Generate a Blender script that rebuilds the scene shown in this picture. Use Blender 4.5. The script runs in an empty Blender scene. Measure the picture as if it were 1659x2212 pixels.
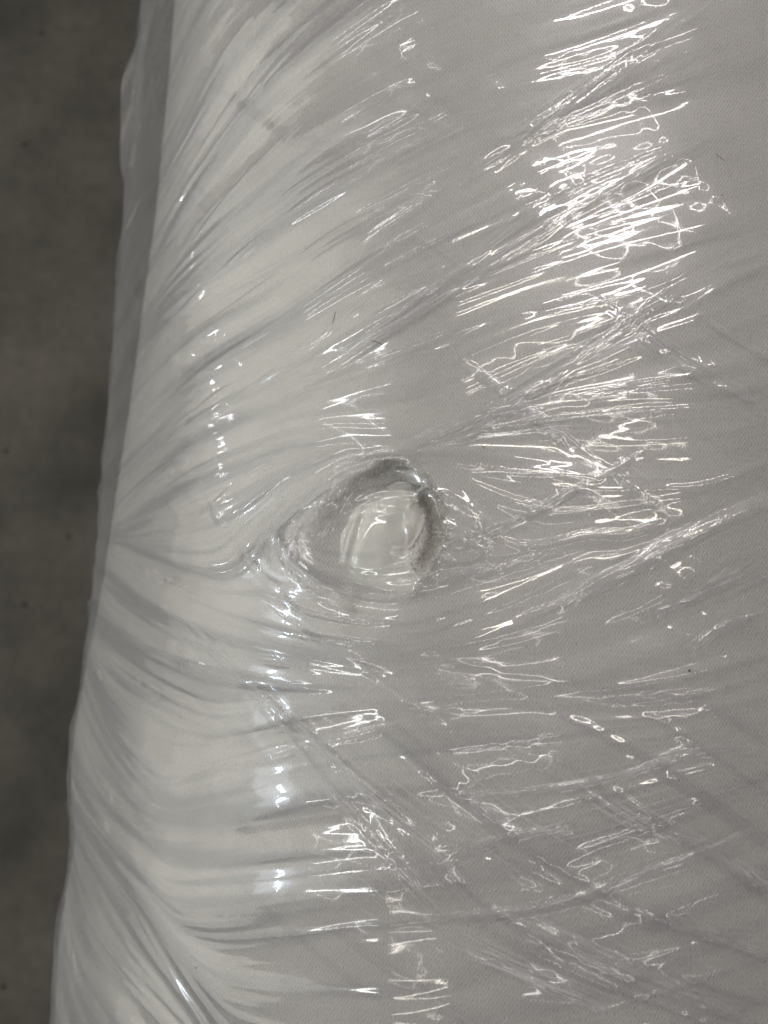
import bpy, math, random
import numpy as np

rng = np.random.default_rng(7)
random.seed(7)
S = bpy.context.scene
rad = math.radians

# ------------------------------------------------------------------ camera
R = 0.35                                   # radius of the roll, axis along Y at height R
CAM = np.array([-0.112, 0.0, 1.0385])
PITCH, YAW = rad(6.0), rad(2.7)
HF = rad(27.0)                             # half the horizontal field of view
cam_d = bpy.data.cameras.new('camera')
cam = bpy.data.objects.new('camera', cam_d)
S.collection.objects.link(cam)
cam.location = CAM
cam.rotation_euler = (PITCH, 0, YAW)
cam_d.sensor_fit = 'HORIZONTAL'
cam_d.sensor_width = 24.0
cam_d.lens = 12.0 / math.tan(HF)
cam_d.clip_start = 0.02
cam_d.clip_end = 100
cam_d.dof.use_dof = True
cam_d.dof.focus_distance = 0.372
cam_d.dof.aperture_fstop = 4.6
S.camera = cam

# ------------------------------------------------------------------ light
world = bpy.data.worlds.new('World')
S.world = world
world.use_nodes = True
bg = world.node_tree.nodes['Background']
bg.inputs[0].default_value = (0.98, 0.94, 1.0, 1)
bg.inputs[1].default_value = 0.040


def area(name, loc, target, sx, sy, power, col):
    d = bpy.data.lights.new(name, 'AREA')
    d.shape = 'RECTANGLE'
    d.size, d.size_y = sx, sy
    d.energy = power
    d.color = col
    o = bpy.data.objects.new(name, d)
    S.collection.objects.link(o)
    o.location = loc
    v = np.array(target, float) - np.array(loc, float)
    from mathutils import Vector
    o.rotation_euler = Vector(v).to_track_quat('-Z', 'Y').to_euler()
    return o


# two rows of hall tubes overhead, added fill panels far to the left and one cool lamp beside them
WARM, NEUT = (1.0, 0.93, 0.84), (1.0, 0.945, 0.925)


def tube(x0, x1, y, power, col, w=0.065, skew=0.0, z=3.2):
    """a ceiling tube running across the roll from x0 to x1"""
    o = area('ceiling_tube', ((x0 + x1) / 2, y, z), (0, 0, 0), x1 - x0, w, power, col)
    o.rotation_euler = (0, 0, rad(skew))
    return o


tube(-0.22, 0.48, 1.10, 4.0, NEUT, 0.024, 16, 1.9)     # low height chosen so the light falls off down the roll
tube(-0.05, 0.80, 0.82, 2.9, NEUT, 0.018, -7, 1.9)
tube(-0.48, 0.40, 0.43, 2.0, WARM, 0.022, 18, 1.9)
tube(-0.10, 0.68, 0.19, 1.0, WARM, 0.016, -9, 1.9)
tube(-1.15, 0.25, -0.35, 1.9, NEUT, 0.026, 20)           # hall tubes
tube(-0.30, 1.60, -1.10, 2.2, NEUT, 0.024, 14)
tube(-1.75, -1.05, -1.40, 0.8, WARM, 0.022, 38)
for x, y, l, p_ in ((-2.6, 2.6, 1.5, 5), (-3.0, 0.8, 1.8, 6), (-2.7, -1.3, 1.6, 5)):
    tube(x - l / 2, x + l / 2, y, p_, (0.98, 0.98, 0.97), 0.035)
for zc, hz_, pw_ in ((0.35, 0.7, 10), (1.05, 0.7, 16), (1.83, 0.85, 23), (3.05, 1.6, 36), (4.65, 1.6, 26), (6.25, 1.6, 16), (7.85, 1.6, 8), (9.45, 1.6, 3)):
    area('left_fill_panel', (-5.2, 0.6, zc), (0, 0.6, zc), 7.0, hz_, pw_, (1.0, 0.98, 0.86))  # added panels to brighten the left flank, graded to soften their reflection
area('cool_fill', (-5.0, -0.6, 3.0), (0, 0, 0.6), 1.3, 0.9, 5.5, (0.80, 0.90, 1.0))  # wide dim source added for a soft bluish glow below left of the tear
area('glint_lamp', (-6.0, 1.2, 1.3), (0, 0, 0.4), 0.16, 0.10, 3.0, (0.95, 0.97, 1.0))  # added low at the left to put glints on the film edge
area('cool_lamp', (-4.9, -0.7, 3.1), (0, 0, 0.6), 0.6, 0.06, 11, (0.70, 0.84, 1.0))

vs = S.view_settings
vs.view_transform = 'Standard'
vs.look = 'None'
vs.exposure = 0.12
vs.gamma = 1.0
S.cycles.transparent_max_bounces = 24
S.cycles.max_bounces = 5
S.cycles.diffuse_bounces = 3
S.cycles.glossy_bounces = 2
S.cycles.transmission_bounces = 3
S.cycles.use_denoising = True
S.cycles.denoising_input_passes = 'RGB_ALBEDO_NORMAL'
S.cycles.use_adaptive_sampling = True
S.cycles.adaptive_threshold = 0.04
S.cycles.adaptive_min_samples = 12
S.cycles.sample_clamp_indirect = 4.0


# ------------------------------------------------------------------ helpers
def mat(name):
    m = bpy.data.materials.new(name)
    m.use_nodes = True
    nt = m.node_tree
    nt.nodes.clear()
    return m, nt, nt.nodes, nt.links


def node(nt, kind, **kw):
    n = nt.nodes.new(kind)
    for k, v in kw.items():
        if k.startswith('i_'):
            n.inputs[int(k[2:])].default_value = v
        else:
            setattr(n, k, v)
    return n


def empty(name, loc, label, cat, group=None):
    o = bpy.data.objects.new(name, None)
    S.collection.objects.link(o)
    o.location = loc
    o['label'] = label
    o['category'] = cat
    if group:
        o['group'] = group
    return o


def mesh_obj(name, V, F, m, parent=None, smooth=True):
    me = bpy.data.meshes.new(name)
    V = np.asarray(V, np.float32)
    F = np.asarray(F, np.int32)
    k = F.shape[1]
    me.vertices.add(len(V))
    me.vertices.foreach_set('co', V.ravel())
    me.loops.add(F.size)
    me.loops.foreach_set('vertex_index', F.ravel())
    me.polygons.add(len(F))
    me.polygons.foreach_set('loop_start', np.arange(0, F.size, k, dtype=np.int32))
    me.polygons.foreach_set('loop_total', np.full(len(F), k, np.int32))
    me.polygons.foreach_set('use_smooth', np.full(len(F), smooth, bool))
    me.update(calc_edges=True)
    me.materials.append(m)
    o = bpy.data.objects.new(name, me)
    S.collection.objects.link(o)
    if parent:
        o.parent = parent
    return o


def put_attr(o, name, arr):
    a = o.data.attributes.new(name, 'FLOAT', 'POINT')
    a.data.foreach_set('value', np.asarray(arr, np.float32).ravel())


# surface coordinates: s = arc length round the roll from its top line (right is +), y along it
cx, sx_, cz, sz_ = math.cos(PITCH), math.sin(PITCH), math.cos(YAW), math.sin(YAW)
M = np.array([[cz, -sz_, 0], [sz_, cz, 0], [0, 0, 1]]) @ np.array([[1, 0, 0], [0, cx, -sx_], [0, sx_, cx]])
TH = math.tan(HF)


def P(x, y, r=R):
    """a spot seen in the photograph (1659 x 2212 grid) -> (s, y) on the roll's surface"""
    x = np.asarray(x, float)
    y = np.asarray(y, float)
    d = np.stack([(x - 829.5) / 829.5 * TH, -(y - 1106) / 829.5 * TH, -np.ones_like(x)], 0)
    w = np.tensordot(M, d, 1)
    ox, oz = CAM[0], CAM[2] - R
    a = w[0] ** 2 + w[2] ** 2
    b = 2 * (ox * w[0] + oz * w[2])
    c = ox * ox + oz * oz - r * r
    D = np.maximum(b * b - 4 * a * c, 0)
    t = (-b - np.sqrt(D)) / (2 * a)
    X, Y, Z = ox + t * w[0], CAM[1] + t * w[1], oz + t * w[2]
    return R * np.arctan2(X, Z), Y


def onto(s, y, h):
    th = np.asarray(s) / R
    r = R + np.asarray(h)
    return np.stack([r * np.sin(th), np.asarray(y) + 0 * th, R + r * np.cos(th)], -1)


# ------------------------------------------------------------------ rasters in (s, y)
S0, S1, Y0, Y1, DX = -0.56, 0.14, -0.41, 0.51, 0.0006
NS, NY = int((S1 - S0) / DX), int((Y1 - Y0) / DX)
fs = np.fft.rfftfreq(NS, DX)[None, :]
fy = np.fft.fftfreq(NY, DX)[:, None]


def blur(a, sig, sig2=None):
    sig2 = sig if sig2 is None else sig2
    g = np.exp(-2 * math.pi ** 2 * ((fs * sig) ** 2 + (fy * sig2) ** 2))
    return np.fft.irfft2(np.fft.rfft2(a) * g, s=a.shape)


def noise(sig, sig2=None):
    n = blur(rng.standard_normal((NY, NS)), sig, sig2)
    return n / n.std()


def sample(a, s, y):
    s = np.asarray(s)
    s = np.where(s > S1 - .01, 2 * (S1 - .01) - s, s)                   # the far side carries on with the same wrinkles turned about
    fx = np.clip((s - S0) / DX, 0, NS - 1.001)
    fyy = np.clip((np.asarray(y) - Y0) / DX, 0, NY - 1.001)
    i, j = fx.astype(int), fyy.astype(int)
    u, v = fx - i, fyy - j
    return (a[j, i] * (1 - u) * (1 - v) + a[j, i + 1] * u * (1 - v)
            + a[j + 1, i] * (1 - u) * v + a[j + 1, i + 1] * u * v)


GS, GY = np.meshgrid(S0 + DX * np.arange(NS), Y0 + DX * np.arange(NY))


def sstep(x, a, b):
    t = np.clip((x - a) / (b - a), 0, 1)
    return t * t * (3 - 2 * t)


def field(strokes):
    """direction field (unit vectors) spread from strokes drawn as polylines of photo points"""
    q = 8
    gs, gy = GS[::q, ::q], GY[::q, ::q]
    C2 = np.zeros_like(gs)
    S2 = np.zeros_like(gs)
    for pl in strokes:
        a = np.array(pl, float)
        s, y = P(a[:, 0], a[:, 1])
        for k in range(len(a) - 1):
            dx, dy = s[k + 1] - s[k], y[k + 1] - y[k]
            L = math.hypot(dx, dy)
            n = max(2, int(L / 0.012))
            for t in np.linspace(0, 1, n):
                d2 = (gs - s[k] - t * dx) ** 2 + (gy - y[k] - t * dy) ** 2
                w = 1 / (d2 + 0.006 ** 2) ** 1.6
                an = 2 * math.atan2(dy, dx)
                C2 += w * math.cos(an)
                S2 += w * math.sin(an)
    an = 0.5 * np.arctan2(S2, C2)
    c2, s2 = np.cos(2 * an), np.sin(2 * an)
    up = lambda z: np.repeat(np.repeat(z, q, 0), q, 1)[:NY, :NS]
    c2, s2 = blur(up(c2), 0.003), blur(up(s2), 0.003)
    an = 0.5 * np.arctan2(s2, c2)
    return np.cos(an), np.sin(an)


def lic(n, fld, length, q=1, again=True):
    """draw the noise out along the field: streaks that follow the pull of the film"""
    c, s = (np.ascontiguousarray(a[::q, ::q], np.float32) for a in fld)
    n = np.ascontiguousarray(n[::q, ::q], np.float32)
    ny, ns_ = n.shape
    acc = n.copy()
    cells = 2.0
    cnt = int(length / (DX * q * cells))
    for sg in (1, -1):
        x = np.broadcast_to(np.arange(ns_, dtype=np.float32), n.shape).copy()
        y = np.broadcast_to(np.arange(ny, dtype=np.float32)[:, None], n.shape).copy()
        pc, ps = sg * c, sg * s
        for k in range(cnt):
            x += pc * np.float32(cells)
            y += ps * np.float32(cells)
            np.clip(x, 0, ns_ - 1, out=x)
            np.clip(y, 0, ny - 1, out=y)
            idx = y.astype(np.int32) * ns_ + x.astype(np.int32)
            nc, nn = c.ravel()[idx], s.ravel()[idx]
            f = np.sign(nc * pc + nn * ps)
            pc, ps = nc * f, nn * f
            acc += np.float32(0.5 + 0.5 * math.cos(math.pi * (k + 1) / (cnt + 1))) * n.ravel()[idx]
    if q > 1:
        acc = blur(np.repeat(np.repeat(acc, q, 0), q, 1)[:NY, :NS], 0.0004 * q)
    acc = acc - blur(acc, 0.03)
    acc = acc / acc.std()
    return blur(lic(acc, fld, 0.022, 1, False), 0.0007) if again else blur(acc, 0.0004)


UP = [  # film pulled up to the right, and the fans round the tear
    [(390, 260), (460, 130), (560, 10)], [(420, 330), (520, 160), (640, 40)], [(400, 480), (560, 260), (760, 100)],
    [(360, 620), (470, 500), (640, 350), (900, 210), (1150, 110)], [(350, 740), (560, 600), (800, 480), (1100, 340)],
    [(640, 640), (980, 400), (1200, 280), (1500, 120)], [(470, 880), (760, 700), (1100, 560), (1400, 380), (1640, 260)],
    [(290, 1010), (420, 890), (640, 790), (860, 640)], [(270, 1100), (430, 980), (620, 900), (840, 860)],
    [(1000, 620), (1300, 520), (1520, 470)], [(1080, 330), (1300, 290), (1550, 270)], [(1130, 180), (1300, 150), (1550, 60)],
    [(900, 960), (1100, 850), (1300, 760), (1500, 620)], [(950, 800), (1200, 700), (1420, 680)], [(1300, 870), (1480, 850)],
    [(880, 985), (1060, 960), (1300, 940), (1480, 930)], [(880, 990), (1080, 1000), (1250, 1020), (1450, 1060)],
    [(890, 1000), (1040, 1060), (1170, 1120), (1300, 1180)], [(940, 1050), (1010, 1110), (1070, 1190)],
    [(860, 985), (760, 960), (660, 950)], [(850, 1000), (700, 1040), (600, 1120), (540, 1200)], [(720, 1040), (640, 1110)],
    [(600, 1180), (640, 1260), (760, 1290)], [(900, 1250), (1050, 1230), (1200, 1150), (1500, 1080)],
    [(930, 1260), (1090, 1230)], [(960, 1370), (1130, 1300), (1200, 1260)], [(1250, 1250), (1450, 1150), (1650, 1060)],
    [(1380, 1290), (1480, 1210)], [(1330, 1390), (1510, 1320), (1650, 1260)], [(960, 1450), (1100, 1440), (1230, 1400)],
    [(260, 1240), (400, 1340), (560, 1410), (800, 1460), (960, 1450)], [(230, 1420), (320, 1500), (420, 1560)],
    [(210, 1480), (260, 1580), (330, 1680)], [(380, 1690), (600, 1620), (760, 1590), (960, 1560), (1110, 1550)],
    [(880, 1560), (1100, 1550), (1450, 1570)], [(480, 1760), (700, 1710), (950, 1700), (1250, 1640), (1640, 1540)],
    [(480, 1860), (700, 1830), (1000, 1800), (1240, 1740)], [(420, 1960), (600, 1940), (760, 1930)],
    [(960, 1970), (1200, 1940), (1400, 1860), (1650, 1760)], [(550, 2040), (680, 2010)], [(1340, 1900), (1560, 1830)],
    [(180, 1850), (240, 1960), (330, 2100)], [(200, 2000), (290, 2110), (380, 2210)], [(330, 2020), (430, 2200)],
    [(1000, 2150), (1300, 2060)], [(540, 2120), (760, 2140)],
]
DOWN = [  # the counter wrap: film pulled down to the right
    [(300, 200), (500, 420), (760, 640)], [(380, 780), (620, 960)], [(900, 480), (1250, 720), (1500, 900)],
    [(980, 770), (1250, 960), (1500, 1160), (1650, 1270)], [(1260, 620), (1430, 760), (1650, 880)],
    [(1380, 60), (1520, 300), (1650, 420)], [(400, 1330), (640, 1560), (800, 1700), (1000, 1840)],
    [(540, 1480), (800, 1760), (960, 1960)], [(300, 1500), (560, 1720), (760, 1900)], [(830, 1520), (960, 1620), (1020, 1680)],
    [(720, 1400), (900, 1520), (960, 1560)], [(940, 1340), (1180, 1370)], [(920, 1420), (1060, 1470), (1440, 1450)],
    [(1300, 1690), (1480, 1820), (1650, 1930)], [(1200, 1500), (1450, 1650), (1650, 1800)],
    [(1130, 1960), (1300, 2060), (1600, 2180)], [(1340, 2060), (1640, 2150)], [(1500, 1870), (1650, 1960)],
    [(900, 2050), (1250, 2200)], [(300, 1900), (560, 2150)], [(600, 1950), (900, 2190)], [(350, 2050), (480, 2210)],
    [(330, 1150), (560, 1290), (700, 1380)], [(1000, 1180), (1300, 1330), (1600, 1480)],
]
F_UP, F_DN = field(UP), field(DOWN)

def ridge(n, thr=0.35, k=2.6):
    """mostly slack film with separate raised tension wrinkles"""
    return np.log1p(np.exp(k * (n - thr))) / k


up3w = lic(noise(0.0011), F_UP, 0.085)
up3 = ridge(up3w, .5)
up1 = lic(noise(0.0024), F_UP, 0.110, 2)
up1r = ridge(up1)
up0 = lic(noise(0.0055), F_UP, 0.120, 4)
dn3 = ridge(lic(noise(0.0015), F_DN, 0.110, 2), .5)
dn1 = lic(noise(0.0035), F_DN, 0.120, 4)
big = noise(0.032)
mod = np.clip(0.5 + 0.55 * noise(0.030), 0, 1.6)
mod2 = np.clip(0.3 + 0.6 * noise(0.030), 0, 1.6)
crumple = lic(noise(0.0010), F_UP, 0.040)
up4 = lic(noise(0.0007), F_UP, 0.055, 1, False)
mod3 = np.clip(0.75 + 0.45 * noise(0.024), 0.1, 1.6)
patch = sstep(noise(0.014), 1.3, 2.3)


# photo-drawn creases: gathered folds of film (path, half width in m, height, milkiness)
CREASES = [
    ([(560, 905), (800, 745), (1060, 575), (1300, 430), (1560, 285)], .0012, .0007, .8),
    ([(600, 860), (900, 660), (1180, 440), (1500, 300)], .0010, .0005, .5),
    ([(1000, 400), (1150, 300), (1290, 190), (1440, 60)], .0018, .0009, .8),
    ([(1060, 330), (1230, 210), (1400, 90), (1560, 0)], .0012, .0006, .5),
    ([(860, 965), (1010, 905), (1180, 815), (1360, 690), (1500, 600)], .0016, .0008, .8),
    ([(870, 985), (1000, 945), (1120, 870), (1240, 800)], .0010, .0006, .6),
    ([(985, 770), (1120, 870), (1240, 985)], .0012, .0006, .6),
    ([(1030, 790), (1170, 900), (1330, 1030), (1480, 1150)], .0009, .0004, .5),
    ([(1270, 640), (1400, 730), (1560, 830), (1655, 880)], .0012, .0005, .6),
    ([(940, 1190), (1080, 1140), (1240, 1060), (1420, 960)], .0010, .0005, .6),
    ([(1200, 1310), (1350, 1220), (1500, 1140), (1655, 1060)], .0013, .0006, .7),
    ([(1100, 1340), (1290, 1270), (1450, 1190)], .0009, .0004, .4),
    ([(400, 1330), (560, 1490), (760, 1660), (980, 1830)], .0013, .0006, .7),
    ([(620, 1540), (780, 1700), (930, 1830), (1010, 1900)], .0010, .0005, .6),
    ([(540, 1480), (720, 1700), (880, 1880), (960, 1965)], .0012, .0005, .6),
    ([(760, 1420), (900, 1520), (1010, 1600)], .0008, .0004, .4),
    ([(560, 1290), (690, 1380), (860, 1440), (1080, 1480)], .0012, .0006, .4),
    ([(380, 1690), (600, 1625), (820, 1570), (1010, 1530)], .0013, .0005, .4),
    ([(960, 1840), (1150, 1790), (1240, 1785)], .0009, .0005, .4),
    ([(980, 1720), (1240, 1690), (1450, 1640), (1650, 1600)], .0009, .0005, .6),
    ([(970, 1970), (1180, 1950), (1380, 1880), (1530, 1830), (1655, 1770)], .0011, .0006, .7),
    ([(1310, 1690), (1420, 1770), (1560, 1850), (1655, 1920)], .0010, .0005, .7),
    ([(1200, 1660), (1330, 1750), (1480, 1830)], .0007, .0003, .4),
    ([(1130, 1960), (1300, 2050), (1480, 2130), (1640, 2210)], .0012, .0005, .7),
    ([(990, 2050), (1150, 2110), (1330, 2200)], .0009, .0004, .5),
    ([(1340, 1950), (1500, 2010), (1655, 2060)], .0009, .0004, .6),
    ([(1570, 1860), (1655, 1915)], .0010, .0005, .7),
    ([(1390, 1330), (1520, 1280), (1655, 1210)], .0009, .0005, .6),
    ([(1480, 1410), (1560, 1350), (1655, 1320)], .0008, .0004, .6),
    ([(360, 760), (520, 650), (760, 480), (950, 420)], .0011, .0005, .4),
    ([(380, 690), (560, 520), (760, 380), (1010, 270)], .0014, .0006, .4),
    ([(400, 560), (540, 380), (700, 220)], .0012, .0005, .4),
    ([(395, 300), (470, 150), (570, 10)], .0014, .0006, .4),
    ([(430, 380), (560, 190), (680, 60)], .0012, .0005, .4),
    ([(480, 885), (640, 770), (820, 640)], .0009, .0005, .4),
    ([(300, 1010), (420, 890), (560, 800)], .0013, .0006, .4),
    ([(430, 1120), (560, 1010), (700, 950)], .0010, .0005, .4),
    ([(640, 1110), (740, 1040), (850, 1000)], .0012, .0009, .4),
    ([(545, 1200), (640, 1110), (720, 1050)], .0012, .0007, .4),
    ([(540, 1200), (600, 1260), (700, 1280), (780, 1300)], .0014, .0009, .3),
    ([(430, 1030), (500, 1150), (620, 1290), (700, 1370)], .0010, .0005, .4),
    ([(900, 1250), (1040, 1235), (1190, 1190)], .0012, .0006, .4),
    ([(615, 1185), (650, 1150), (690, 1162), (720, 1118)], .0006, .0010, .3),
    ([(650, 1215), (636, 1160), (668, 1120)], .0006, .0009, .3),
    ([(685, 1115), (704, 1080), (742, 1052)], .0006, .0010, .3),
    ([(600, 1190), (622, 1230), (660, 1255)], .0007, .0009, .3),
    ([(930, 1150), (1000, 1165), (1065, 1190)], .0006, .0009, .4),
    ([(945, 1190), (1010, 1212), (1085, 1168)], .0006, .0009, .4),
    ([(1035, 1125), (1062, 1192)], .0006, .0007, .4),
    ([(930, 1260), (1000, 1240), (1060, 1215)], .0006, .0008, .4),
    ([(240, 1330), (330, 1400), (470, 1450)], .0014, .0006, .3),
    ([(260, 1290), (370, 1360), (520, 1410), (700, 1440)], .0012, .0006, .3),
]


def smooth_path(pl, n=14):
    a = np.array(pl, float)
    out = []
    for k in range(len(a) - 1):
        p0, p1, p2, p3 = a[max(k - 1, 0)], a[k], a[k + 1], a[min(k + 2, len(a) - 1)]
        for t in np.linspace(0, 1, n, endpoint=False):
            out.append(0.5 * (2 * p1 + (p2 - p0) * t + (2 * p0 - 5 * p1 + 4 * p2 - p3) * t * t
                              + (3 * p1 - p0 - 3 * p2 + p3) * t ** 3))
    out.append(a[-1])
    return np.array(out)


crease_h = np.zeros((NY, NS))
milk = np.zeros((NY, NS))
for pl, hw, ht, mk in CREASES:
    a = smooth_path(pl)
    s, y = P(a[:, 0], a[:, 1])
    s = s + np.interp(np.arange(len(s)), np.arange(0, len(s) + 9, 5), rng.normal(0, .0006, len(np.arange(0, len(s) + 9, 5))))
    L = np.concatenate([[0], np.cumsum(np.hypot(np.diff(s), np.diff(y)))])
    for k in range(len(s) - 1):
        m = 0.008
        i0, i1 = int((min(s[k], s[k + 1]) - m - S0) / DX), int((max(s[k], s[k + 1]) + m - S0) / DX) + 1
        j0, j1 = int((min(y[k], y[k + 1]) - m - Y0) / DX), int((max(y[k], y[k + 1]) + m - Y0) / DX) + 1
        i0, i1, j0, j1 = max(i0, 0), min(i1, NS), max(j0, 0), min(j1, NY)
        if i1 <= i0 or j1 <= j0:
            continue
        gs, gy = GS[j0:j1, i0:i1], GY[j0:j1, i0:i1]
        dx, dy = s[k + 1] - s[k], y[k + 1] - y[k]
        ll = math.hypot(dx, dy) + 1e-9
        t = np.clip(((gs - s[k]) * dx + (gy - y[k]) * dy) / ll ** 2, 0, 1)
        ex, ey = gs - s[k] - t * dx, gy - y[k] - t * dy
        d = np.hypot(ex, ey) * np.sign(ex * dy - ey * dx)
        u = (L[k] + t * ll) / L[-1]
        env = np.clip(np.minimum(u, 1 - u) * 7, 0, 1) * (0.7 + 0.3 * np.sin(u * 23 + hw * 9e4))
        w = hw * (0.6 + 0.4 * env)
        # two lips and a groove: a pleat laid over to one side
        prof = np.exp(-(d / w) ** 2) + 0.55 * np.exp(-((d - 2.1 * w) / (0.7 * w)) ** 2) - 0.25 * np.exp(-((d + 1.8 * w) / w) ** 2)
        blk = crease_h[j0:j1, i0:i1]
        h = ht * env * prof
        np.copyto(blk, np.where(np.abs(h) > np.abs(blk), h, blk))
        blk = milk[j0:j1, i0:i1]
        h = mk * env * np.exp(-(d / (2.2 * w)) ** 2)
        np.copyto(blk, np.maximum(h, blk))
crease_h = blur(crease_h, 0.0003)

# ------------------------------------------------------------------ the tear: local frame in photo units about its middle
hs, hy = P(820, 1150)
ks = (P(870, 1150)[0] - P(770, 1150)[0]) / 100
ky = (P(820, 1100)[1] - P(820, 1200)[1]) / 100


def loc(s, y):                    # -> photo units round the tear (right +, down +)
    return (s - hs) / ks, -(y - hy) / ky


def polar(pts, c):
    p = np.array(pts, float) - c
    a, r = np.arctan2(p[:, 1], p[:, 0]), np.hypot(p[:, 0], p[:, 1])
    o = np.argsort(a)
    a, r = a[o], r[o]
    return np.concatenate([a[-1:] - 2 * math.pi, a, a[:1] + 2 * math.pi]), np.concatenate([r[-1:], r, r[:1]])


TA, TR = polar([(690, 1165), (712, 1110), (745, 1060), (790, 1018), (832, 998), (872, 1008), (905, 1040), (936, 1088), (944, 1140),
                (932, 1190), (918, 1225), (893, 1262), (850, 1288), (790, 1300), (730, 1280), (694, 1225)], (820, 1150))
BC = (800, 1165)
BA, BR = polar([(714, 1180), (730, 1120), (765, 1080), (805, 1056), (860, 1050), (889, 1072), (892, 1110), (886, 1150), (866, 1180),
                (862, 1205), (884, 1240), (862, 1264), (800, 1280), (748, 1270), (718, 1235)], BC)


def tear_r(u, v):                 # 1 on the torn rim
    a = np.arctan2(v, u)
    return np.hypot(u, v) / np.interp(a, TA, TR)


def fabric_h(s, y):
    u, v = loc(s, y)
    q = tear_r(u, v)
    a = np.arctan2(v, u)
    # steep torn wall at the top and right, soft slope at the left and below
    hard = np.clip(0.45 + 0.70 * np.cos(a + 0.48), 0, 1)
    inner = 0.74 + 0.06 * hard
    h = -(0.0056 + 0.0038 * hard) * (1 - sstep(q, inner, 1.30 - 0.28 * hard))
    h += 0.0016 * hard * np.exp(-((q - 1.07) / 0.09) ** 2)
    h -= 0.0020 * np.exp(-((u + 90) / 190) ** 2 - (v / 120) ** 2)
    # narrow pit above the bulge
    h -= 0.006 * np.exp(-(((u - 15) / 32) ** 2 + ((v + 118) / 20) ** 2))
    h += 0.0011 * sample(big, s, y) * 0.6
    # the cloth falls away from the film along the upper left flank
    yy = np.clip((np.asarray(y) + 0.06) / 0.36, 0, 1)
    g = 0.022 * yy ** 0.8 * (1 - sstep(s, -0.40, -0.27))
    h = h - g
    # small bulges in the lower flank
    h += (0.006 * np.exp(-((y + 0.12) / 0.05) ** 2) - 0.003 * np.exp(-((y + 0.19) / 0.03) ** 2) + 0.003 * np.exp(-((y + 0.27) / 0.05) ** 2)) * (1 - sstep(s, -0.36, -0.22))
    return h


bulge_n = noise(.005)
bulge_e = noise(.002)


def bulge(s, y):
    u, v = loc(s, y)
    bu, bv = u + 820 - BC[0], v + 1150 - BC[1]
    q2 = np.hypot(bu, bv) / np.interp(np.arctan2(bv, bu), BA, BR) * (1 + .02 * sample(bulge_e, s, y))
    h = -.0092 + .0070 * np.clip(1 - q2 ** 3.2, 0, 1) ** .66
    h -= .0020 * sstep(-v + .45 * u, 20, 130)                       # falls away towards the pit at the top
    h += .0003 * sample(bulge_n, s, y) + .0007 * np.exp(-((u + 70 + .25 * v) / 9) ** 2) - .0007 * np.exp(-((u + 50 + .25 * v) / 10) ** 2)
    h += .0006 * np.exp(-((v + 52 - .15 * u) / 7) ** 2) + .0005 * np.exp(-((v + 78 - .2 * u) / 6) ** 2)
    return q2, h


def rest_on_bulge(s, y, h, gap):
    b = np.where(np.hypot(*loc(s, y)) < 220, bulge(s, y)[1] + gap, -1)
    d = np.clip(.5 + .5 * (b - h) / .0012, 0, 1)                      # smooth maximum
    return h + (b - h) * d + .0012 * d * (1 - d) * (b > -.5)


def film_base(s, y):
    u, v = loc(s, y)
    q = tear_r(u, v)
    a = np.arctan2(v, u)
    hard = np.clip(0.45 + 0.70 * np.cos(a + 0.48), 0, 1)
    h = 0.0022 + 0.0011 * sample(big, s, y) * 0.6
    h -= 0.0022 * np.exp(-((u + 100) / 170) ** 2 - ((v - 10) / 95) ** 2)
    h -= 0.0045 * (1 - sstep(q, 0.45, 1.35)) * (1 - 0.35 * hard)
    h += 0.0012 * np.exp(-((q - 1.07) / 0.12) ** 2) * hard
    h += (0.006 * np.exp(-((y + 0.12) / 0.05) ** 2) - 0.003 * np.exp(-((y + 0.19) / 0.03) ** 2) + 0.003 * np.exp(-((y + 0.27) / 0.05) ** 2)) * (1 - sstep(s, -0.36, -0.22))
    return h


def axis(lo, hi, dense_lo, dense_hi, d, d_mid, mid_lo, coarse):
    a = np.arange(dense_lo, dense_hi, d)
    b = np.arange(mid_lo, dense_lo, d_mid)
    n1 = max(2, int((mid_lo - lo) / coarse))
    side = np.arange(dense_hi, dense_hi + .32, 6 * d)
    n2 = max(2, int((hi - side[-1] - 6 * d) / coarse))
    return np.concatenate([np.linspace(lo, mid_lo, n1, endpoint=False), b, a, side, np.linspace(side[-1] + 6 * d, hi, n2)])


def sheet(sa, ya):
    ss, yy = np.meshgrid(sa, ya)
    n, m = len(sa), len(ya)
    i = np.arange(n - 1)[None, :] + n * np.arange(m - 1)[:, None]
    F = np.stack([i, i + 1, i + n + 1, i + n], -1).reshape(-1, 4)
    return ss.ravel(), yy.ravel(), F


HALF = math.pi * R
LEN = 0.80                                  # half the length of the roll

# ------------------------------------------------------------------ materials
# concrete
m_conc, nt, N, L = mat('concrete')
out = node(nt, 'ShaderNodeOutputMaterial')
b = node(nt, 'ShaderNodeBsdfPrincipled')
tc = node(nt, 'ShaderNodeTexCoord')
n1 = node(nt, 'ShaderNodeTexNoise'); n1.inputs['Scale'].default_value = 5; n1.inputs['Detail'].default_value = 8
n2 = node(nt, 'ShaderNodeTexNoise'); n2.inputs['Scale'].default_value = 60; n2.inputs['Detail'].default_value = 6
v1 = node(nt, 'ShaderNodeTexVoronoi'); v1.inputs['Scale'].default_value = 14
r1 = node(nt, 'ShaderNodeValToRGB')
r1.color_ramp.elements[0].position = .28; r1.color_ramp.elements[0].color = (.040, .038, .031, 1)
r1.color_ramp.elements[1].position = .74; r1.color_ramp.elements[1].color = (.165, .150, .125, 1)
r2 = node(nt, 'ShaderNodeValToRGB')
r2.color_ramp.elements[0].position = .03; r2.color_ramp.elements[0].color = (.35, .3, .27, 1)
r2.color_ramp.elements[1].position = .09; r2.color_ramp.elements[1].color = (1, 1, 1, 1)
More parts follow.
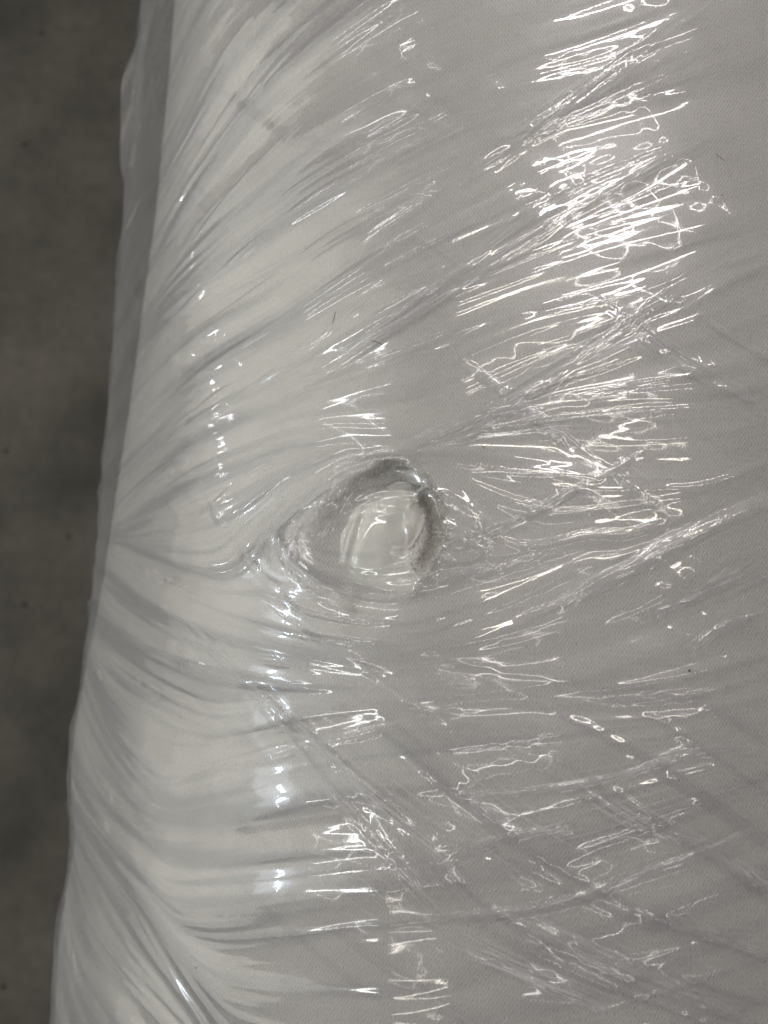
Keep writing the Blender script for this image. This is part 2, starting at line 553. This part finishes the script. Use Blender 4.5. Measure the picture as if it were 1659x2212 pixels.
mx = node(nt, 'ShaderNodeMix', data_type='RGBA', blend_type='MULTIPLY'); mx.inputs[0].default_value = 1
mx2 = node(nt, 'ShaderNodeMix', data_type='RGBA', blend_type='OVERLAY'); mx2.inputs[0].default_value = .35
for n in (n1, n2, v1):
    L.new(tc.outputs['Object'], n.inputs['Vector'])
L.new(n1.outputs[0], r1.inputs[0]); L.new(v1.outputs['Distance'], r2.inputs[0])
L.new(r1.outputs[0], mx2.inputs[6]); L.new(n2.outputs[0], mx2.inputs[7])
L.new(mx2.outputs[2], mx.inputs[6]); L.new(r2.outputs[0], mx.inputs[7])
L.new(mx.outputs[2], b.inputs['Base Color'])
bp = node(nt, 'ShaderNodeBump'); bp.inputs['Strength'].default_value = .25; bp.inputs['Distance'].default_value = .004
L.new(n2.outputs[0], bp.inputs['Height']); L.new(bp.outputs[0], b.inputs['Normal'])
b.inputs['Roughness'].default_value = .75
L.new(b.outputs[0], out.inputs[0])


def knit(name, col, contrast):
    m, nt, N, L = mat(name)
    out = node(nt, 'ShaderNodeOutputMaterial')
    b = node(nt, 'ShaderNodeBsdfPrincipled')
    at = node(nt, 'ShaderNodeAttribute', attribute_name='surf')       # (s, y, 0) in metres
    ns = node(nt, 'ShaderNodeTexNoise'); ns.inputs['Scale'].default_value = 220; ns.inputs['Detail'].default_value = 3
    wob = node(nt, 'ShaderNodeVectorMath', operation='MULTIPLY_ADD')
    wob.inputs[1].default_value = (.0014, .0016, 0)
    L.new(at.outputs['Vector'], ns.inputs['Vector'])
    L.new(ns.outputs['Color'], wob.inputs[0]); L.new(at.outputs['Vector'], wob.inputs[2])
    sep = node(nt, 'ShaderNodeSeparateXYZ'); L.new(wob.outputs[0], sep.inputs[0])

    def wave(sock, pitch, ph=0.0):
        a = node(nt, 'ShaderNodeMath', operation='MULTIPLY_ADD'); a.inputs[1].default_value = 2 * math.pi / pitch; a.inputs[2].default_value = ph
        L.new(sock, a.inputs[0])
        c = node(nt, 'ShaderNodeMath', operation='SINE'); L.new(a.outputs[0], c.inputs[0])
        return c.outputs[0]
    wx, wy = wave(sep.outputs[0], .0017), wave(sep.outputs[1], .0027)
    mu = node(nt, 'ShaderNodeMath', operation='MULTIPLY'); L.new(wx, mu.inputs[0]); L.new(wy, mu.inputs[1])
    ad = node(nt, 'ShaderNodeMath', operation='MULTIPLY_ADD'); L.new(mu.outputs[0], ad.inputs[0]); ad.inputs[1].default_value = 1.0
    w3 = node(nt, 'ShaderNodeMath', operation='MULTIPLY'); L.new(wx, w3.inputs[0]); w3.inputs[1].default_value = .25
    L.new(w3.outputs[0], ad.inputs[2])
    n3 = node(nt, 'ShaderNodeTexNoise'); n3.inputs['Scale'].default_value = 700; n3.inputs['Detail'].default_value = 4
    L.new(at.outputs['Vector'], n3.inputs['Vector'])
    ad2 = node(nt, 'ShaderNodeMath', operation='MULTIPLY_ADD'); L.new(n3.outputs[0], ad2.inputs[0]); ad2.inputs[1].default_value = 3.0
    L.new(ad.outputs[0], ad2.inputs[2])
    ramp = node(nt, 'ShaderNodeMapRange'); ramp.inputs[1].default_value = .2; ramp.inputs[2].default_value = 2.6
    ramp.inputs[3].default_value = 1 - contrast; ramp.inputs[4].default_value = 1.0
    L.new(ad2.outputs[0], ramp.inputs[0])
    n4 = node(nt, 'ShaderNodeTexNoise'); n4.inputs['Scale'].default_value = 18; n4.inputs['Detail'].default_value = 5
    L.new(at.outputs['Vector'], n4.inputs['Vector'])
    mr = node(nt, 'ShaderNodeMapRange'); mr.inputs[1].default_value = .3; mr.inputs[2].default_value = .7
    mr.inputs[3].default_value = .93; mr.inputs[4].default_value = 1.03
    L.new(n4.outputs[0], mr.inputs[0])
    p = node(nt, 'ShaderNodeMath', operation='MULTIPLY'); L.new(ramp.outputs[0], p.inputs[0]); L.new(mr.outputs[0], p.inputs[1])
    sc = node(nt, 'ShaderNodeVectorMath', operation='SCALE'); sc.inputs[0].default_value = col
    L.new(p.outputs[0], sc.inputs['Scale'])
    da = node(nt, 'ShaderNodeAttribute', attribute_name='dirt_shade')
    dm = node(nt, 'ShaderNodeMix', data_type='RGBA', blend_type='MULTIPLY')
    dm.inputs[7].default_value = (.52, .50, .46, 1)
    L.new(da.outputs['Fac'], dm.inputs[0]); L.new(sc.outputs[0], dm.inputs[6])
    L.new(dm.outputs[2], b.inputs['Base Color'])
    bp = node(nt, 'ShaderNodeBump'); bp.inputs['Strength'].default_value = .5; bp.inputs['Distance'].default_value = .0004
    L.new(ad2.outputs[0], bp.inputs['Height']); L.new(bp.outputs[0], b.inputs['Normal'])
    b.inputs['Roughness'].default_value = .95
    b.inputs['Specular IOR Level'].default_value = .15
    L.new(b.outputs[0], out.inputs[0])
    return m


m_knit = knit('white_knit', (.77, .745, .73), .23)


def simple(name, col, rough=.8, spec=.3):
    m, nt, N, L = mat(name)
    out = node(nt, 'ShaderNodeOutputMaterial')
    b = node(nt, 'ShaderNodeBsdfPrincipled')
    ns = node(nt, 'ShaderNodeTexNoise'); ns.inputs['Scale'].default_value = 150; ns.inputs['Detail'].default_value = 5
    tc = node(nt, 'ShaderNodeTexCoord'); L.new(tc.outputs['Object'], ns.inputs['Vector'])
    mr = node(nt, 'ShaderNodeMapRange'); mr.inputs[3].default_value = .85; mr.inputs[4].default_value = 1.1
    L.new(ns.outputs[0], mr.inputs[0])
    sc = node(nt, 'ShaderNodeVectorMath', operation='SCALE'); sc.inputs[0].default_value = col
    L.new(mr.outputs[0], sc.inputs['Scale']); L.new(sc.outputs[0], b.inputs['Base Color'])
    b.inputs['Roughness'].default_value = rough
    b.inputs['Specular IOR Level'].default_value = spec
    L.new(b.outputs[0], out.inputs[0])
    return m


m_inner = simple('white_wadding', (.76, .75, .71), .7, .2)
m_fibre = simple('grey_fibre', (.58, .56, .53))
m_lint = simple('dark_lint', (.035, .03, .028))
m_crumb = simple('tan_crumb', (.44, .39, .30))
m_card = simple('cardboard', (.36, .25, .15))


def film_mat(name, haze0, haze1, gloss):
    m, nt, N, L = mat(name)
    out = node(nt, 'ShaderNodeOutputMaterial')
    at = node(nt, 'ShaderNodeAttribute', attribute_name='milk')
    tr = node(nt, 'ShaderNodeBsdfTransparent')
    cr = node(nt, 'ShaderNodeMix', data_type='RGBA')
    cr.inputs[6].default_value = (.965, .968, .965, 1); cr.inputs[7].default_value = (.77, .78, .80, 1)
    dn = node(nt, 'ShaderNodeAttribute', attribute_name='wrinkle_shade')
    L.new(dn.outputs['Fac'], cr.inputs[0]); L.new(cr.outputs[2], tr.inputs[0])
    df = node(nt, 'ShaderNodeBsdfDiffuse'); df.inputs[0].default_value = (.93, .93, .94, 1)
    tl = node(nt, 'ShaderNodeBsdfTranslucent'); tl.inputs[0].default_value = (.93, .93, .94, 1)
    hz = node(nt, 'ShaderNodeMixShader'); hz.inputs[0].default_value = .25
    L.new(df.outputs[0], hz.inputs[1]); L.new(tl.outputs[0], hz.inputs[2])
    hf = node(nt, 'ShaderNodeMapRange'); hf.inputs[3].default_value = haze0; hf.inputs[4].default_value = haze1
    L.new(at.outputs['Fac'], hf.inputs[0])
    # a longer way through the film at a slant scatters more
    lw0 = node(nt, 'ShaderNodeLayerWeight'); lw0.inputs[0].default_value = .5
    p3 = node(nt, 'ShaderNodeMath', operation='POWER'); p3.inputs[1].default_value = 3.0
    L.new(lw0.outputs['Facing'], p3.inputs[0])
    hh = node(nt, 'ShaderNodeMath', operation='MULTIPLY_ADD'); hh.inputs[1].default_value = .09
    L.new(p3.outputs[0], hh.inputs[0]); L.new(hf.outputs[0], hh.inputs[2])
    b1 = node(nt, 'ShaderNodeMixShader'); L.new(hh.outputs[0], b1.inputs[0]); L.new(tr.outputs[0], b1.inputs[1]); L.new(hz.outputs[0], b1.inputs[2])
    gl = node(nt, 'ShaderNodeBsdfGlossy'); gl.inputs['Roughness'].default_value = .055
    gl.inputs[0].default_value = (1, 1, 1, 1)
    g2 = node(nt, 'ShaderNodeBsdfGlossy'); g2.inputs['Roughness'].default_value = .34
    gm = node(nt, 'ShaderNodeMixShader'); gm.inputs[0].default_value = .42
    L.new(gl.outputs[0], gm.inputs[1]); L.new(g2.outputs[0], gm.inputs[2])
    lw = node(nt, 'ShaderNodeLayerWeight'); lw.inputs[0].default_value = .5
    pw = node(nt, 'ShaderNodeMath', operation='POWER'); pw.inputs[1].default_value = 4.0
    L.new(lw.outputs['Facing'], pw.inputs[0])
    ma = node(nt, 'ShaderNodeMapRange'); ma.inputs[3].default_value = gloss; ma.inputs[4].default_value = .25
    L.new(pw.outputs[0], ma.inputs[0])
    b2 = node(nt, 'ShaderNodeMixShader'); L.new(ma.outputs[0], b2.inputs[0]); L.new(b1.outputs[0], b2.inputs[1]); L.new(gm.outputs[0], b2.inputs[2])
    L.new(b2.outputs[0], out.inputs[0])
    return m


m_film = film_mat('stretch_film', .045, .30, .12)
m_film2 = film_mat('stretch_film_under', .04, .22, .05)

m_fold, nt, N, L = mat('folded_film')
out = node(nt, 'ShaderNodeOutputMaterial')
tr = node(nt, 'ShaderNodeBsdfTransparent'); tr.inputs[0].default_value = (.95, .95, .95, 1)
df = node(nt, 'ShaderNodeBsdfDiffuse'); df.inputs[0].default_value = (.90, .90, .91, 1)
gl = node(nt, 'ShaderNodeBsdfGlossy'); gl.inputs['Roughness'].default_value = .22
a1 = node(nt, 'ShaderNodeMixShader'); a1.inputs[0].default_value = .60  # strong white diffuse stands in for glints along the folds
L.new(tr.outputs[0], a1.inputs[1]); L.new(df.outputs[0], a1.inputs[2])
a2 = node(nt, 'ShaderNodeMixShader'); a2.inputs[0].default_value = .16
L.new(a1.outputs[0], a2.inputs[1]); L.new(gl.outputs[0], a2.inputs[2])
L.new(a2.outputs[0], out.inputs[0])

# ------------------------------------------------------------------ floor
fl = mesh_obj('concrete_floor', [(-8, -8, 0), (8, -8, 0), (8, 8, 0), (-8, 8, 0)], [(0, 1, 2, 3)], m_conc, smooth=False)
fl['kind'] = 'structure'
fl['label'] = 'dark grey-brown concrete floor seen out of focus beside the roll'

# ------------------------------------------------------------------ the roll
roll = empty('fabric_roll', (0, 0, 0), 'big white knit fabric roll wrapped in wrinkled clear stretch film with a torn hole', 'fabric roll')


def put_surf(o, s, y):
    a = o.data.attributes.new('surf', 'FLOAT_VECTOR', 'POINT')
    a.data.foreach_set('vector', np.stack([s, y, 0 * s], -1).astype(np.float32).ravel())


sa = axis(-HALF, HALF, hs - .045, hs + .045, .0005, .004, -.50, .03)
sa = np.unique(np.concatenate([sa[sa < hs + .044], np.arange(hs + .044, .14, .003), np.linspace(.14, HALF, 24)]))
ya = np.unique(np.concatenate([np.linspace(-LEN, -.34, 12), np.arange(-.34, hy - .045, .004), np.arange(hy - .045, hy + .045, .0005),
                               np.arange(hy + .045, .34, .004), np.linspace(.34, LEN, 12)]))
s, y, F = sheet(sa, ya)
edge = np.clip((LEN - np.abs(y)) / .02, 0, 1)
h = fabric_h(s, y)
u, v = loc(s, y)
q = tear_r(u, v)
wall = np.clip(0.45 + 0.70 * np.cos(np.arctan2(v, u) + 0.48), 0, 1)
h += rng.normal(0, .00035, len(h)) * ((q < 1.06) & (q > .5)) * wall
cloth = mesh_obj('outer_cloth', onto(s, y, h), F, m_knit, roll)
put_surf(cloth, s, y)
# the torn slope of the cloth is fuzzed and dirty
dirt_shade = sstep(q, .62, .80) * (1 - sstep(q, 1.0, 1.12)) * sstep(wall, .45, .9) * np.clip(.75 + .3 * rng.standard_normal(len(q)), 0, 1)
dirt_shade = np.maximum(dirt_shade, .35 * np.exp(-(((u + 55) / 12) ** 2 + ((v - 165) / 45) ** 2)))
dirt_shade = np.maximum(dirt_shade, .8 * np.exp(-(((u - 15) / 32) ** 2 + ((v + 118) / 20) ** 2)))  # shadow in the pit, put into the cloth colour
put_attr(cloth, 'dirt_shade', dirt_shade)

# ends of the roll: wound layers and a card core
for sg in (-1, 1):
    V, F2 = [], []
    n = 96
    radii = np.linspace(.06, R - .002, 24)
    for k, r in enumerate(radii):
        for i in range(n):
            a = 2 * math.pi * i / n
            V.append((r * math.sin(a), sg * (LEN - .003 - .004 * (k % 2)), R + r * math.cos(a)))
    for k in range(len(radii) - 1):
        for i in range(n):
            j = (i + 1) % n
            F2.append((k * n + i, k * n + j, (k + 1) * n + j, (k + 1) * n + i))
    e = mesh_obj('wound_end', V, F2, m_inner, roll, smooth=False)
V, F2 = [], []
for r in (.06, .052):
    for yy in (-LEN - .01, LEN + .01):
        for i in range(48):
            a = 2 * math.pi * i / 48
            V.append((r * math.sin(a), yy, R + r * math.cos(a)))
for a0, b0 in ((0, 48), (48, 144), (144, 96), (96, 0)):
    for i in range(48):
        j = (i + 1) % 48
        F2.append((a0 + i, a0 + j, b0 + j, b0 + i))
mesh_obj('core_tube', V, F2, m_card, roll)

# inner wadding bulging in the tear
sa2 = np.arange(hs - .032, hs + .032, .0006)
ya2 = np.arange(hy - .036, hy + .036, .0006)
s, y, F = sheet(sa2, ya2)
u, v = loc(s, y)
q2, h = bulge(s, y)
keep = q2[F].mean(1) < 1.12
mesh_obj('inner_bulge', onto(s, y, h), F[keep], m_inner, roll)

# frayed fibres round the torn rim
V, F2 = [], []
for k in range(2200):
    a = random.gauss(-0.35, .75)
    rr = np.interp(a, TA, TR) * random.uniform(.72, 1.14)
    u0, v0 = rr * math.cos(a), rr * math.sin(a)
    s0, y0 = hs + u0 * ks, hy - v0 * ky
    base = onto(s0, y0, float(fabric_h(np.array([s0]), np.array([y0]))[0]) - .0003)
    ln = random.uniform(.0008, .0032)
    di = np.array([random.gauss(-.4, .8), random.gauss(0, .8), random.gauss(.8, .4)])
    di /= np.linalg.norm(di)
    sd = np.cross(di, (random.random(), random.random(), random.random()))
    sd /= np.linalg.norm(sd)
    w = random.uniform(.00008, .00018)
    bend = np.array([random.gauss(0, .3), random.gauss(0, .3), -.2]) * ln
    o0 = len(V)
    s3 = np.cross(di, sd)
    for t, ww in ((0, w), (.55, w * .9), (1, w * .4)):
        c = base + di * ln * t + bend * t * t
        for g in range(3):
            g = g * 2.0944
            V.append(c + ww * (math.cos(g) * sd + math.sin(g) * s3))
    for r_ in range(2):
        for g in range(3):
            g2 = (g + 1) % 3
            F2.append((o0 + r_ * 3 + g, o0 + r_ * 3 + g2, o0 + r_ * 3 + 3 + g2, o0 + r_ * 3 + 3 + g))
fz = mesh_obj('frayed_fibres', V, F2, m_fibre, roll)
fz['kind'] = 'stuff'

# ------------------------------------------------------------------ the film, outer layer
sa = axis(-HALF, HALF, -.29, .07, .00055, .0012, -.46, .03)
ya = np.concatenate([np.linspace(-LEN, -.40, 14, endpoint=False), np.arange(-.40, -.24, .0018), np.arange(-.24, .28, .00064), np.arange(.28, .50, .0018), np.linspace(.50, LEN, 12)])
s, y, F = sheet(sa, ya)
u, v = loc(s, y)
q = tear_r(u, v)
fan = np.exp(-(((u - 250) / 270) ** 2 + ((v + 120) / 170) ** 2))
ring = np.exp(-((np.hypot(u * .8, v) - 170) / 110) ** 2)
fade = np.clip((np.minimum(s - S0, .46 - s)) / .02, 0, 1) * np.clip(np.minimum(y - Y0, Y1 - y) / .02, 0, 1)
m1, m2 = sample(mod, s, y), sample(mod2, s, y)
low = 1 - sstep(y, -.10, .02)
wr = (.00026 * sample(up3, s, y) * (.45 + .8 * m1 + 1.6 * fan + .8 * ring)
      + .00048 * sample(up1r, s, y) * (.35 + .8 * m1 + .5 * fan + .6 * ring)
      + .00040 * sample(up0, s, y)
      + .00022 * sample(dn3, s, y) * m2 * (.15 + 1.5 * low)
      + .00010 * sample(dn1, s, y) * m2
      + .000016 * sample(up4, s, y) * sample(mod3, s, y) * (1 + fan)
      + .00003 * sample(crumple, s, y) * sample(patch, s, y))
near = np.exp(-((q - .85) / .45) ** 2)
wr += .0006 * sample(up1, s, y) * (1 - sstep(s, -.40, -.30))
wr += .00035 * near * sample(up1, s, y) + .00006 * near * sample(crumple, s, y)
h = film_base(s, y) + fade * (wr + sample(crease_h, s, y))
mk = np.clip(sample(milk, s, y) * (.35 + .65 * sstep(s, -.25, -.10)) + .10 * sstep(sample(up3, s, y), .5, 2), 0, 1)
left = 1.1 - sstep(s, -.22, -.06)
streak = .60 * sstep(sample(up3w, s, y), .2, 1.7) + .75 * sstep(sample(up1, s, y), .0, 1.7) + .35 * sstep(sample(up0, s, y), .2, 2.0)  # dark side of the wrinkles, put into the film tint, strongest at the left
shade = np.clip((streak * (.95 + .30 * m1) + .45 * sstep(sample(up4, s, y), .3, 2.0)) * left + .30 * streak * low + .45 * sample(milk, s, y) * (1 - sstep(s, -.26, -.12))
               + .10 * (1 - sstep(s, -.40, -.30))
               + .55 * sstep(sample(dn3, s, y), .25, 1.3) * low * (.4 + .6 * m2), 0, 1)
# the film itself is torn open over the frayed side of the hole
tu, tv = (u - 96) / 36, (v - 0) / 88
gap = np.hypot(tu, tv) + .12 * sample(noise(.002), s, y)
keep = gap[F].mean(1) > .9
h += .0006 * np.exp(-((gap - .98) / .1) ** 2)
h = rest_on_bulge(s, y, h, .0007)
film = mesh_obj('outer_film', onto(s, y, h), F[keep], m_film, roll)
put_attr(film, 'milk', mk)
put_attr(film, 'wrinkle_shade', shade)

# inner film layer, wound the other way
sa = axis(-HALF, HALF, -.30, .08, .0014, .0022, -.47, .03)
ya = np.concatenate([np.linspace(-LEN, -.40, 14, endpoint=False), np.arange(-.40, .50, .0016), np.linspace(.50, LEN, 12)])
s, y, F = sheet(sa, ya)
u, v = loc(s, y)
q = tear_r(u, v)
fade = np.clip((np.minimum(s - S0, .46 - s)) / .02, 0, 1) * np.clip(np.minimum(y - Y0, Y1 - y) / .02, 0, 1)
wr = (.00022 * sample(dn3, s, y) * (.3 + sample(mod2, s, y)) + .00015 * sample(dn1, s, y) + .00012 * sample(up1, s + .004, y + .003)
      + .00028 * sample(up0, s - .01, y) + .00016 * sample(noise(.0035), s, y) * (1 - sstep(s, -.27, -.19)))
h = film_base(s, y) - .0016 + .0007 * sstep(s, -.22, -.10) + fade * wr
gap = np.hypot((u - 96) / 36, v / 88) + .12 * sample(noise(.002), s, y)
keep = gap[F].mean(1) > 1.0
h = rest_on_bulge(s, y, h, .0003)
film2 = mesh_obj('inner_film', onto(s, y, h), F[keep], m_film2, roll)
put_attr(film2, 'milk', np.clip(.35 * sstep(sample(dn3, s, y), .3, 1.6) * sample(mod2, s, y), 0, 1))

# gathered folds: thin rolled pleats of film lying along the creases, a bundle for each
def film_height(s, y):
    m1 = sample(mod, s, y)
    return film_base(s, y) + .00045 * sample(up0, s, y) + .00048 * sample(up1r, s, y) * (.35 + .8 * m1) + .8 * sample(crease_h, s, y)


for pl, hw, ht, mk in CREASES:
    if mk < .5 and np.mean([p[0] for p in pl]) < 900:
        continue
    a = smooth_path(pl, 16)
    cs, cy = P(a[:, 0], a[:, 1])
    n = len(cs)
    tx, ty = np.gradient(cs), np.gradient(cy)
    tl = np.hypot(tx, ty)
    nx_, ny_ = -ty / tl, tx / tl
    V, F2 = [], []
    for k in range(int(6 + 14 * mk)):
        t0, t1 = sorted(rng.uniform(0, 1, 2))
        t0, t1 = max(0, t0 - .22), min(1, t1 + .22)
        i0, i1 = int(t0 * (n - 1)), int(t1 * (n - 1))
        if i1 - i0 < 6:
            continue
        off = rng.normal(0, 2.0 * hw)
        tilt = rng.normal(0, 2.8 * hw)
        u01 = np.linspace(-1, 1, i1 - i0)
        w = off + tilt * u01 + .0005 * np.sin(u01 * rng.uniform(2, 6) + rng.uniform(0, 6))
        ps, py = cs[i0:i1] + nx_[i0:i1] * w, cy[i0:i1] + ny_[i0:i1] * w
        hh = film_height(ps, py) + .00004
        r = rng.uniform(.00003, .00010) * (1 - np.abs(u01) ** 4 * .85) * (1 + .25 * np.sin(u01 * rng.uniform(10, 30)))
        o0 = len(V)
        ring = []
        for g in range(6):
            c_, s_ = math.cos(g * math.pi / 3), math.sin(g * math.pi / 3)
            ring.append(onto(ps + nx_[i0:i1] * r * c_ * 1.4, py + ny_[i0:i1] * r * c_ * 1.4, hh + r * s_))
        ring = np.stack(ring, 1)
        V.extend(ring.reshape(-1, 3))
        for m_ in range(i1 - i0 - 1):
            for g in range(6):
                g2 = (g + 1) % 6
                F2.append((o0 + m_ * 6 + g, o0 + m_ * 6 + g2, o0 + m_ * 6 + 6 + g2, o0 + m_ * 6 + 6 + g))
    if F2:
        mesh_obj('film_crease', V, F2, m_fold, roll)

# finer single pleats that follow the pull of the film, in loose sheaves
def sheaf(fld, x, yv, n, spread):
    V, F2 = [], []
    s0, y0 = (float(a) for a in P(x, yv))
    for k in range(n):
        cs, cy = s0 + rng.normal(0, spread), y0 + rng.normal(0, spread)
        pts = []
        pc = None
        for m_ in range(int(rng.uniform(14, 46))):
            i = int(np.clip((cs - S0) / DX, 0, NS - 1)); j = int(np.clip((cy - Y0) / DX, 0, NY - 1))
            c, s_ = fld[0][j, i], fld[1][j, i]
            if pc is not None and c * pc[0] + s_ * pc[1] < 0:
                c, s_ = -c, -s_
            pc = (c, s_)
            pts.append((cs, cy, c, s_))
            cs += c * .0016; cy += s_ * .0016
        p = np.array(pts)
        m_ = len(p)
        u01 = np.linspace(-1, 1, m_)
        r = rng.uniform(.00003, .00009) * (1 - .85 * u01 ** 4)
        hh = film_height(p[:, 0], p[:, 1]) + .00003
        o0 = len(V)
        ring = [onto(p[:, 0] - p[:, 3] * r * 1.4 * math.cos(g * 1.2566), p[:, 1] + p[:, 2] * r * 1.4 * math.cos(g * 1.2566), hh + r * math.sin(g * 1.2566)) for g in range(5)]
        V.extend(np.stack(ring, 1).reshape(-1, 3))
        for a in range(m_ - 1):
            for g in range(5):
                F2.append((o0 + a * 5 + g, o0 + a * 5 + (g + 1) % 5, o0 + a * 5 + 5 + (g + 1) % 5, o0 + a * 5 + 5 + g))
    mesh_obj('film_crease', V, F2, m_fold, roll)


for x, yv in ((1330, 1720), (1480, 1960), (1200, 1950), (1000, 1650), (850, 1620), (700, 1620), (760, 1820), (1100, 2080), (1500, 2120),
              (1560, 1240), (1600, 700), (1580, 1000), (1600, 1450), (1250, 680), (820, 520), (1000, 200), (1350, 1000), (1420, 760), (1100, 840), (640, 1420), (1250, 1460), (900, 1960), (1050, 1780), (1560, 1640)):
    sheaf(F_DN, x, yv, 15, .015)
for x, yv in ((1600, 420), (1600, 900), (1550, 560), (950, 560), (900, 250), (760, 850), (1150, 1000), (1060, 950), (1040, 1040), (1200, 900), (1300, 560), (1150, 300), (1400, 180), (1200, 1560), (1400, 1650),
              (1250, 1800), (1500, 1320), (900, 1420), (700, 560), (800, 380), (600, 760), (1500, 1080)):
    sheaf(F_UP, x, yv, 10, .011)

# loose flap of film standing off the upper left flank
V, F2 = [], []
nu, nv = 14, 40
YF = float(P(345, 140)[1])
for j in range(nv):
    t = j / (nv - 1)
    for i in range(nu):
        k = i / (nu - 1)
        yv = YF + t * .16
        wdt = .020 * math.sin(math.pi * min(1, .12 + t * .9)) ** .5
        th = rad(-78)
        r = R + .001 + k * wdt
        th2 = th - k * .05 + .01 * math.sin(t * 9 + k * 3)
        V.append((r * math.sin(th2), yv + .004 * math.sin(k * 4), R + r * math.cos(th2) + .002 * math.sin(t * 14)))
for j in range(nv - 1):
    for i in range(nu - 1):
        a = j * nu + i
        F2.append((a, a + 1, a + nu + 1, a + nu))
flap = mesh_obj('film_flap', V, F2, m_film2, roll)
put_attr(flap, 'milk', np.full(len(V), .8))


# ------------------------------------------------------------------ small things
def film_top(x, yv):
    s, yy = P(x, yv)
    s = np.array([float(s)]); yy = np.array([float(yy)])
    i = float(film_base(s, yy)[0] + .00045 * sample(up0, s, yy)[0] + .00026 * sample(up1, s, yy)[0])
    return float(s[0]), float(yy[0]), i + .0007


def fibre(pts, label, r=.00016):
    cs = []
    for x, yv in smooth_path(pts, 5):
        s, yy, hh = film_top(x, yv)
        cs.append(onto(s, yy, hh))
    cs = np.array(cs)
    o = cs.mean(0)
    V, F2 = [], []
    n = len(cs)
    for k, c in enumerate(cs):
        t = cs[min(k + 1, n - 1)] - cs[max(k - 1, 0)]
        t /= np.linalg.norm(t)
        a = np.cross(t, (0, 0, 1)); a /= np.linalg.norm(a)
        b_ = np.cross(t, a)
        rr = r * (.35 + .65 * math.sin(math.pi * (k + .4) / n))
        for g in range(4):
            V.append(c - o + rr * (math.cos(g * math.pi / 2) * a + math.sin(g * math.pi / 2) * b_))
    for k in range(n - 1):
        for g in range(4):
            F2.append((k * 4 + g, k * 4 + (g + 1) % 4, k * 4 + 4 + (g + 1) % 4, k * 4 + 4 + g))
    ob = mesh_obj('lint_fibre', V, F2, m_lint)
    ob.location = o
    ob['label'] = label
    ob['category'] = 'lint'
    ob['group'] = 'dark lint fibres on the film'


fibre([(728, 676), (726, 690), (722, 704)], 'short straight dark lint fibre on the film, far above the torn hole')
fibre([(804, 740), (822, 744), (838, 756)], 'curved dark lint fibre above the torn hole, lower of the two')
fibre([(1541, 338), (1552, 345), (1562, 354)], 'tiny dark lint fibre near the upper right corner of the film')
fibre([(1038, 962), (1044, 966), (1048, 972)], 'tiny dark lint fibre among bright wrinkles right of the torn hole', .00013)


def crumb(name, x, yv, r, m_, label, cat, depth=0.0, group=None):
    s, yy, hh = film_top(x, yv)
    c = onto(s, yy, hh - depth)
    V, F2 = [], []
    nr, nn = 7, 10
    for j in range(nr):
        f = math.pi * j / (nr - 1)
        for i in range(nn):
            a = 2 * math.pi * i / nn
            k = r * (1 + random.uniform(-.18, .18))
            V.append((k * math.sin(f) * math.cos(a), 1.2 * k * math.sin(f) * math.sin(a), .7 * k * math.cos(f)))
    for j in range(nr - 1):
        for i in range(nn):
            F2.append((j * nn + i, j * nn + (i + 1) % nn, (j + 1) * nn + (i + 1) % nn, (j + 1) * nn + i))
    ob = mesh_obj(name, V, F2, m_)
    ob.location = c
    ob['label'] = label
    ob['category'] = cat
    if group:
        ob['group'] = group


crumb('grit_crumb', 888, 1077, .0013, m_crumb, 'tan grit crumb caught at the right rim of the torn hole', 'crumb', .0035)
for x, yv, r, lb in ((1486, 1448, .00045, 'dark speck on the film at lower right, below the bright wrinkle streaks'),
                     (1554, 428, .0003, 'dark speck on the film at upper right of the picture'),
                     (432, 2086, .0003, 'dark speck on the film near the lower left corner')):
    crumb('dirt_speck', x, yv, r, m_lint, lb, 'speck', 0, 'dark specks on the film')
